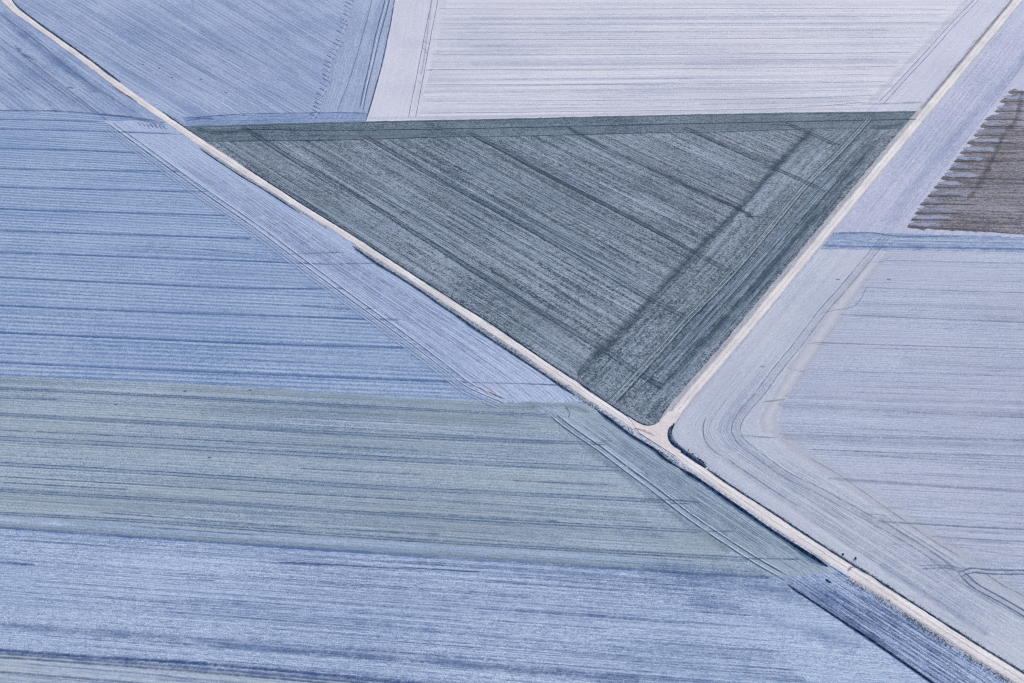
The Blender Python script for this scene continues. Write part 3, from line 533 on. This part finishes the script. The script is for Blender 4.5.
zz = [(352, 0), (345, 20), (338, 45), (330, 62), (325, 85), (320, 100), (314, 116)]
zs = spline(zz, 4.2); L1, L2 = [], []
for i, (x, y) in enumerate(zs):
    a = random.uniform(-1.5, 1.5); L1.append([(x - 4 + a, y - 2.6), (x + 3 + a, y + 1.6)]); L2.append([(x - 1.5 + a, y + 3), (x + 3 + a, y - 2.5)])
bundle(fB, L1, .6, (86, 104, 148), 1.0, jit=0); bundle(fB, L2, .6, (206, 214, 232), .95, jit=0)
bundle(fB, [[(313 + i * 5 + random.uniform(-2, 2), 120 + random.uniform(-2, 2)), (316 + i * 5, 115 + random.uniform(-2, 2))] for i in range(10)], .5, (206, 214, 232), .7)
for P, c, s_, w_ in (([(374, -20), (372, 0), (362, 38), (350, 78), (337, 112)], (108, 128, 164), .65, .5), ([(388, -20), (385, 0), (376, 34), (370, 62), (364, 88), (360, 108)], (88, 104, 142), 1.15, .6), ([(392, -20), (389.5, 0), (380, 36), (374, 62), (367, 90), (363, 112)], (96, 112, 150), 1.15, .6),
                     ([(399, -24), (394.5, 0), (391, 22), (386, 45), (381.5, 66), (376, 86), (371, 104), (366, 121)], (72, 86, 124), 1.15, .6), ([(390, -20), (387, 0), (378, 34), (372, 62), (366, 88), (361.5, 108)], (208, 214, 230), 1.15, .6),
                     ([(382, 0), (372, 36), (360, 80), (350, 110)], (184, 194, 218), .5, .5), ([(364, 0), (352, 50), (336, 100)], (184, 194, 218), .5, .5)):
    track(fB, P, w_, 0, c, s_, brk=.7)
# C
for ya, ym, yb in ((8.5, 8.5, 9), (23.5, 23.5, 22.5), (39.5, 38.5, 37), (54, 54, 52), (69.5, 68, 66), (84.5, 83.5, 81.5), (101, 99, 95), (113, 109, 102)):
    track(fC, [(440 - ya * .18, ya), (560, (ya + ym) / 2 + .5), (768, ym - .3), (955 - yb * .85, yb)], .7, 0, (150, 156, 182), .6, brk=.5, ns=.06)
for y0, s0 in ((17, .5), (31, .35), (46, .4), (63, .5), (92, .35)):
    track(fC, [(470, y0 + 1), (620, y0 + random.uniform(-.5, 1)), (800, y0 - 1), (955 - y0 * .9, y0 - 2)], 4.5, 0, (178, 184, 210), s0 * .6, brk=1.0, ns=.02)
rows(fC, (4, 3), (110, 106), lambda t: (440, 900 - t * 40, 440, 430), 110, .4, (162, 168, 194), 0.39)
rows(fC, (4, 3), (110, 106), lambda t: (440, 900 - t * 40, 440, 430), 80, .5, (212, 212, 228), 0.39)
track(fC, [(440, -20), (435, 0), (427, 40), (421, 72), (412, 118)], .4, 2.7, (116, 124, 154), .75, brk=.6)
track(fC, [(433, -10), (424, 60), (421, 75)], 1.2, 0, (170, 174, 198), .4)
bundle(fC, [[(424, 41), (427.5, 43)], [(422.5, 48), (426, 50), (426.5, 53)], [(417, 80), (421, 83)], [(426, 70), (432, 70)]], .4, (120, 128, 156), .7)
track(fC, [(990, -18), (976, 0), (955, 22), (930, 50), (905, 77), (881, 103)], .42, 1.9, (126, 132, 156), .8, brk=.6)
track(fC, [(976, -10), (940, 30), (905, 66), (870, 103)], 3.5, 0, (210, 208, 226), .4, brk=1.2, ns=.08)
track(fC, [(860, 104), (900, 103), (922, 102)], 1.8, 0, (172, 164, 178), .6, brk=1.2, ns=.2); track(fC, [(700, 104), (860, 101)], 2.2, 0, (172, 170, 190), .45, brk=1.2, ns=.05)
track(fC, [(368, 118), (512, 116), (700, 111), (880, 108)], 3.0, 0, (208, 204, 220), .5, brk=.9, ns=.05)
# D
DD = (38, 64, 88)
for l0 in ([(243, 127), (257, 136), (300, 163), (341, 186), (405, 226), (478, 273), (568, 328), (587, 340), (606, 351), (640, 374), (663, 387)], [(363, 135), (425, 171), (512, 219), (590, 264), (652, 300), (690, 319)],
           [(466, 131), (512, 154.5), (540, 171), (652, 228.5), (694, 252), (737, 275)], [(682, 127.5), (700, 134), (776, 168.5), (820, 188.5)], [(788, 124), (812, 134), (837, 145)]):
    track(fD, l0, .5, 1.6, DD, .75, brk=.8, ns=.06); track(fD, l0, 2.8, 0, (70, 94, 116), .4, brk=.8, ns=.06)
track(fD, [(567, 127), (610, 150), (656, 171), (700, 192), (737, 208), (755, 219)], 2.8, 0, DD, .65, brk=1.0, ns=.08)
track(fD, [(300, 146), (420, 210), (540, 280), (600, 318)], 1.5, 0, (66, 90, 112), .45, brk=1.2, ns=.05)
track(fD, [(440, 172), (540, 226), (600, 262), (650, 292)], 1.6, 0, (66, 90, 112), .5, brk=1.2, ns=.05)
track(fD, [(390, 140), (480, 190), (570, 240), (640, 278)], 1.4, 0, (66, 90, 112), .45, brk=1.2, ns=.05)
track(fD, [(240, 129), (340, 130.2), (512, 127.5), (640, 124.5), (768, 122), (918, 119)], .9, 0, (44, 66, 88), .8, brk=.7, ns=.05)
track(fD, [(228, 141), (340, 139.8), (456, 136.5), (512, 136), (640, 133), (712, 132), (768, 130), (830, 128), (868, 128)], .9, 0, (50, 74, 94), .7, brk=.9, ns=.05)
track(fD, [(188, 127), (280, 124.5), (366, 122.5), (512, 119.5), (640, 116.5), (768, 114), (918, 112)], .7, 0, (52, 72, 92), .5, brk=1.0, ns=.05)
track(fD, [(196, 129), (220, 132), (250, 131), (262, 135)], 4.5, 0, (52, 78, 88), .6, brk=1.3, ns=.12)
track(fD, [(870, 128), (892, 126), (903, 122)], 4.0, 0, (58, 84, 98), .6, brk=1.0, ns=.1)
db = [(814, 128), (791, 151), (774, 170), (744, 203), (721, 227.5), (697, 251), (652, 298.5), (614.5, 338.5), (594, 357), (578, 376)]
track(fD, db, 3.4, 0, (46, 68, 90), .45, brk=1.2, ns=.2); track(fD, off(db, 1), 5, 0, (66, 92, 110), .35, brk=1.2, ns=.1)
tw = [(870, 118), (840, 151), (806, 185), (768.5, 230), (732, 273.5), (687, 320), (667, 342), (640, 372), (611, 403)]
track(fD, tw, .6, 2.2, (50, 76, 98), .75, brk=.7); track(fD, off(tw, .2), .42, 1.1, (172, 184, 192), 1.0, brk=.8); track(fD, [(x - 2.6, y - 2) for x, y in tw], .4, 0, (158, 170, 180), .6, brk=1.0)  # dark ruts; pale lines are ridge light put in as colour
track(fD, [(876, 140), (846, 178), (800, 234), (750, 294), (700, 350)], 5.0, 0, (58, 84, 104), .5, brk=1.2, ns=.06)
track(fD, [(650, 388), (672, 378), (700, 350)], 7, 0, (60, 86, 106), .4, brk=1.3, ns=.08)
track(fD, [(612, 352), (640, 356), (652, 352)], 1.6, 0, (56, 80, 98), .5)
for P in ([(768, 124), (800, 126)], [(788, 124), (786, 122)], [(690, 319), (700, 312), (712, 296)], [(745, 216), (768, 217)], [(820, 189), (826, 192)], [(835, 143), (845, 146)]): track(fD, P, .8, 0, DD, .7)
bundle(fD, between([(460, 138), (600, 212), (700, 258)], [(220, 150), (400, 258), (590, 372)], 60, .4, .12), .7, (176, 192, 212), .6)
bundle(fD, between([(800, 130), (790, 140), (784, 146)], [(470, 140), (600, 205), (700, 250)], 1), .5, (160, 174, 196), .2)
bundle(fD, between([(700, 132), (750, 156), (778, 165)], [(480, 140), (600, 200), (700, 245)], 44, .4, .2), .8, (168, 184, 208), .55)
bundle(fD, between([(700, 132), (750, 156), (778, 165)], [(220, 145), (400, 255), (590, 368)], 60, .4, .12), .7, (72, 96, 118), .28)
bundle(fD, between([(215, 148), (420, 282), (600, 396)], [(236, 146), (440, 276), (620, 390)], 8, .4, .3), .5, (146, 166, 176), .7)
bundle(fD, between([(888, 142), (794, 254), (660, 412)], [(850, 150), (730, 285), (625, 400)], 40, .4, .15), .45, (176, 192, 212), .6)
bundle(fD, between([(888, 142), (794, 254), (660, 412)], [(850, 150), (730, 285), (625, 400)], 34, .4, .15), .6, (60, 86, 106), .5)
# I, J, K
bundle(fI, between([(1020, 8), (950, 98), (850, 226)], [(1050, 30), (990, 110), (900, 226)], 34, .4, .2), .36, (196, 200, 224), .35)
bundle(fI, between([(1020, 8), (950, 98), (850, 226)], [(1050, 30), (990, 110), (900, 226)], 34, .4, .2), .34, (154, 166, 198), .32)
track(fI, [(1050, 20), (1010, 75), (960, 130), (920, 178), (888, 225)], 5, 0, (146, 164, 204), .3, brk=1.3, ns=.08)
track(fI, [(1010, 65), (975, 112), (940, 152), (914, 184), (896, 212)], .45, 1.7, (206, 208, 228), .7)
track(fJ, [(918, 190), (900, 213), (886, 232), (879, 247)], .6, 1.8, (196, 198, 220), .75, z=.09)
track(fJ, [(836, 233), (870, 232.5), (900, 236), (960, 236)], 1.4, 0, (92, 118, 166), .75, brk=1.2); track(fJ, [(822, 245), (860, 246.5), (930, 247), (1024, 249), (1100, 251)], 2.0, 0, (88, 120, 176), .7, brk=1.2)
track(fJ, [(900, 240), (960, 241), (1024, 242)], 1.2, 0, (188, 198, 222), .6, brk=1.4); track(fJ, [(845, 238), (862, 240), (872, 238)], 2.4, 0, (170, 186, 216), .7, brk=1.6)
for i in range(len(teeth) - 1):          # snow left lying between the plough bouts
    (y0, x0_), (y1, x1_) = teeth[i], teeth[i + 1]; ym = (y0 + y1) / 2 + 1.2 + random.uniform(-.5, .5); xm = (x0_ + x1_) / 2; ln = random.uniform(20, 40)
    L = rib_geo([(xm, ym), (xm + ln * .5, ym - .2), (xm + ln, ym + .3)], random.uniform(2.8, 4.4), 0, .15, z=.05)
    f = L[2]; p, q, s3 = (Vector(L[0][k]) for k in f[0][:3])
    if (q - p).cross(s3 - p).z < 0: f = [g[::-1] for g in f]
    mesh_obj('snow_strip', L[0], f, L[1], rib_mat((152, 154, 176), random.choice((.7, .95, 1.2)), 2.2, 1.1, .25), fK)
    track(fK, [(x0_ - 1, y0 + .3), (x0_ + 22, y0), (x0_ + random.uniform(34, 60), y0 + .6)], 1.2, 0, (78, 72, 84), .6, brk=1.3, ns=.15)
track(fK, [(1022, 92), (1016, 120), (1003, 136), (992, 160), (978, 186), (968, 200)], 2.6, 0, (78, 70, 80), .5, brk=1.1, ns=.2)
rows(fK, (100, 104), (228, 233), lambda t: (1018 - t * 85, 1110, 900, 124), 46, .7, (170, 174, 192), .5)
rows(fK, (96, 100), (230, 234), lambda t: (1018 - t * 85, 1110, 900, 124), 40, .8, (72, 68, 78), .55)
track(fK, [(908, 227), (960, 229), (1024, 234), (1100, 238)], 1.0, 0, (84, 76, 86), .7)
# L
LD = (122, 134, 162)
for y0, y1, x0_, w_, s_ in ((260, 263, 884, .5, .5), (287, 292.5, 862, .5, .6), (303, 308, 852, 2.5, .35), (314, 322, 838, .6, .75), (313.5, 318, 850, 4.0, .3), (342, 348.5, 812, .6, .75), (360, 366, 900, 5, .25), (396, 403, 785, 3.0, .4), (404, 414, 778, 4.0, .45), (411.5, 417, 905, .5, .7),
                            (434, 440, 778, 1.6, .5), (437, 447, 782, 3.0, .5), (449, 456, 810, .6, .7), (452, 466, 840, 3, .3), (478, 491, 828, 1.6, .55), (521, 529, 876, .9, .7), (536, 541, 930, .5, .6), (545, 556, 950, .5, .4)):
    track(fL, [(x0_, y0), ((x0_ + 1024) / 2, (y0 + y1) / 2 + .4), (1024, y1), (1130, y1 + (y1 - y0) * .5)], w_, 0, LD, s_ * (.5 if w_ > 2 else .75), brk=1.0, ns=.07)
rows(fL, (256, 260), (560, 574), lambda t: (865 - 80 * math.sin(min(t * 1.9, 1.57)) + max(0, t - .55) * 260, 1060, 800, 224), 120, .36, (138, 150, 182), 0.35)
rows(fL, (256, 260), (560, 574), lambda t: (865 - 80 * math.sin(min(t * 1.9, 1.57)) + max(0, t - .55) * 260, 1060, 800, 224), 90, .4, (188, 196, 218), 0.35)
wt = [(886, 236), (868, 258.5), (843, 288.5), (823, 311), (800.5, 341), (776, 371), (761, 392), (746, 409), (738, 421), (736, 431), (741, 440.5), (757.5, 453.7), (785.5, 474), (818, 490), (868, 517), (875, 521), (923, 549), (963, 579), (1024, 614), (1100, 660)]
track(fL, wt, .45, 2.2, (132, 138, 160), .6, brk=1.0); track(fL, wt, 2.6, 0, (156, 164, 186), .22, brk=1.0)
wt2 = [(x + (6 if x < 800 and y < 430 else 8), y + (2 if y < 430 else -3)) for x, y in wt]
bundle(fL, between([(760, 384), (742, 412), (734, 428), (740, 444), (768, 464), (820, 498), (900, 548), (1000, 610)], [(776, 388), (758, 412), (752, 428), (758, 440), (786, 458), (836, 486), (916, 536), (1016, 596)], 9, .3, .35), .3, (140, 150, 178), .36)
bundle(fL, between([(745, 356), (706, 408), (696, 430), (704, 446), (740, 474), (800, 514), (900, 578), (1010, 648)], [(790, 360), (746, 408), (733, 430), (742, 446), (778, 468), (830, 502), (920, 560), (1024, 624)], 30, .4, .15), .26, (150, 160, 188), .3)
bundle(fL, between([(745, 356), (706, 408), (696, 430), (704, 446), (740, 474), (800, 514), (900, 578), (1010, 648)], [(790, 360), (746, 408), (733, 430), (742, 446), (778, 468), (830, 502), (920, 560), (1024, 624)], 22, .4, .2), .34, (194, 200, 218), .5)
track(fL, [(706, 416), (703.5, 426), (704, 437), (709, 446), (716, 452), (722, 456)], .35, 0, (118, 128, 158), .8, brk=.4)
track(fL, [(728, 459), (742, 469), (775, 491), (800, 507)], .35, 0, (118, 128, 158), .8, brk=.4)
track(fL, [(740, 435), (752, 436), (776, 437.5)], .5, 0, (128, 134, 156), .7); track(fL, [(786, 399), (762, 402)], .8, 0, (134, 140, 160), .6)
for P in ([(820, 313), (840, 309), (856, 305), (868, 285)], [(808, 343), (830, 345)], [(785, 366), (795, 370), (808, 372)], [(866, 262), (884, 261), (890, 256)]): track(fL, P, .6, 0, (146, 150, 172), .4)
track(fL, [(921, 567), (940, 566), (952, 567), (962, 570)], .6, .9, (128, 138, 168), .7)
track(fL, [(960, 574), (972, 570), (990, 571.5), (1024, 572), (1100, 574)], .5, 1.2, (112, 126, 162), 1.1); track(fL, [(961, 572), (966, 577), (978, 587), (1000, 599), (1024, 613), (1090, 652)], .45, 1.6, (104, 114, 144), 1.2, brk=.5)
track(fL, [(985, 573), (1005, 586), (1024, 596), (1090, 636)], .4, 0, (128, 136, 160), .7)
track(fL, [(880, 515), (905, 532), (935, 551), (970, 574)], .4, 1.4, (128, 136, 160), .6)
track(fL, [(805, 455), (840, 475), (880, 503), (930, 538), (960, 556)], .4, 0, (140, 148, 170), .6)
track(fL, [(880, 564), (930, 596), (990, 634)], 3.2, 0, (140, 156, 190), .35, brk=1.3, ns=.08)
for x, y in ((889, 279), (838, 279), (763, 366)):
    track(fL, [(x - 2, y), (x + 2, y + .3)], .7, 0, (104, 112, 140), .7, brk=.4)
for x, y in ((143, 64), (159, 68), (172, 77), (201, 79), (226, 92)): track(fB, [(x - 1, y), (x + 1.2, y + .6)], .9, 0, (84, 96, 132), .8, brk=.3)
for x, y in ((116, 404), (210, 457), (250, 390), (185, 391)): track(fF, [(x - 1.6, y), (x + 1.6, y + .3)], .6, 0, (64, 76, 112), .9, brk=.3)

# ================================================================== grass tufts and weeds
def simple(name, col):
    m = bpy.data.materials.new(name); m.use_nodes = True; p = m.node_tree.nodes['Principled BSDF']; p.inputs['Base Color'].default_value = alb(col); p.inputs['Roughness'].default_value = .9
    p.inputs['Specular IOR Level'].default_value = .1; return m
def tuft_geo(acc, p, r, h, n=5):
    vs, fs = acc
    for i in range(n):
        a = random.uniform(0, 6.28); q = len(vs); d = Vector((math.cos(a), math.sin(a), 0)); t = Vector((-d.y, d.x, 0)) * r * .28; o = p + d * r * random.uniform(0, .4)
        vs += [tuple(o - t), tuple(o + t), tuple(o + d * r * random.uniform(.3, .9) + Vector((0, 0, h * random.uniform(.6, 1.2))))]; fs.append([q, q + 1, q + 2])
def tufts(line, n, spread, r, h, mat, label, cat='grass tufts'):
    S = spline(line, 2.0); acc = ([], [])
    for _ in range(n):
        k = random.uniform(0, len(S) - 1.001); i = int(k); t = k - i; x = S[i][0] * (1 - t) + S[i + 1][0] * t; y = S[i][1] * (1 - t) + S[i + 1][1] * t
        if math.sin(i * .37) + math.sin(i * .13 + 2) + random.uniform(-1, 1) < -.8: continue
        g = random.gauss(0, spread); tuft_geo(acc, G(x + g * .6, y - g * .8, .03), r * random.uniform(.6, 1.4), h * random.uniform(.5, 1.4))
    return mesh_obj('grass_tufts', acc[0], acc[1], [(0, 0)] * len(acc[0]), mat, None, 'stuff', label, cat)
g1, g2, g3 = simple('tuft_dark', (60, 78, 106)), simple('tuft_green', (84, 104, 120)), simple('tuft_frost', (150, 156, 176))
tufts([(x, y) for x, y in off(road_e, 1.6) if 13 <= x <= 640], 900, .5, .2, .12, g2, 'frosted grass tufts along the east edge of the long track above the junction')
tufts([(x, y) for x, y in sw(road_w, 3.2) if 340 <= x <= 640], 700, .7, .22, .1, g2, 'dark frosted grass tufts below the long track beside the blue striped field')
tufts([(x, y) for x, y in sw(road_w, 3.6) if 640 <= x <= 820], 350, .8, .2, .1, g1, 'dark grass tufts on the navy bank south-east of the junction')
tufts([(x, y) for x, y in off(road_e, 1.8) if 700 <= x <= 1100], 420, .6, .18, .1, g2, 'dark grass tufts along the north edge of the long track below the junction')
tufts([(674, 424), (671, 432), (673, 441), (690, 454), (706, 464)], 260, .8, .28, .2, g1, 'dark grass tufts on the curved bank at the field corner')
tufts([(x - 4.5, y - 3) for x, y in north_w[1:]], 260, .8, .18, .08, g3, 'pale dead grass tufts along the west edge of the northern track')
tufts([(x, y) for x, y in sw(road_w, 3.2) if 845 <= x <= 1100], 600, 1.2, .25, .14, g3, 'pale dead grass tufts at the bottom right edge of the long track')
bush_m, bush_l = simple('bush_twigs', (50, 62, 92)), simple('bush_leaves', (78, 92, 116))
for x, y, r, lb in ((855.5, 558.5, .24, 'small dark bush standing just clear of the long track at the brown scrape'), (843, 554.5, .17, 'smaller dark bush on the bank edge up the track from the other bush')):
    e = bpy.data.objects.new('bush', None); C.objects.link(e); e.location = G(x, y, .02); e['label'] = lb; e['category'] = 'bush'; e['group'] = 'small bushes along the track'
    acc = ([], [])
    for _ in range(150):
        q = Vector((random.gauss(0, r * .5), random.gauss(0, r * .5), abs(random.gauss(r * .45, r * .25)))); tuft_geo(acc, q, .14, .1, 2)
    mesh_obj('foliage', acc[0], acc[1], [(0, 0)] * len(acc[0]), bush_l, e)
    acc = ([], [])
    for _ in range(9):
        a = random.uniform(0, 6.28); tip = Vector((math.cos(a) * r * .7, math.sin(a) * r * .7, r * random.uniform(.6, 1.1))); q = len(acc[0]); wv = .03
        acc[0].extend([(-wv, -wv, 0), (wv, -wv, 0), (0, wv, 0), tuple(tip)]); acc[1].extend([[q, q + 1, q + 3], [q + 1, q + 2, q + 3], [q + 2, q, q + 3]])
    mesh_obj('twigs', acc[0], acc[1], [(0, 0)] * len(acc[0]), bush_m, e)
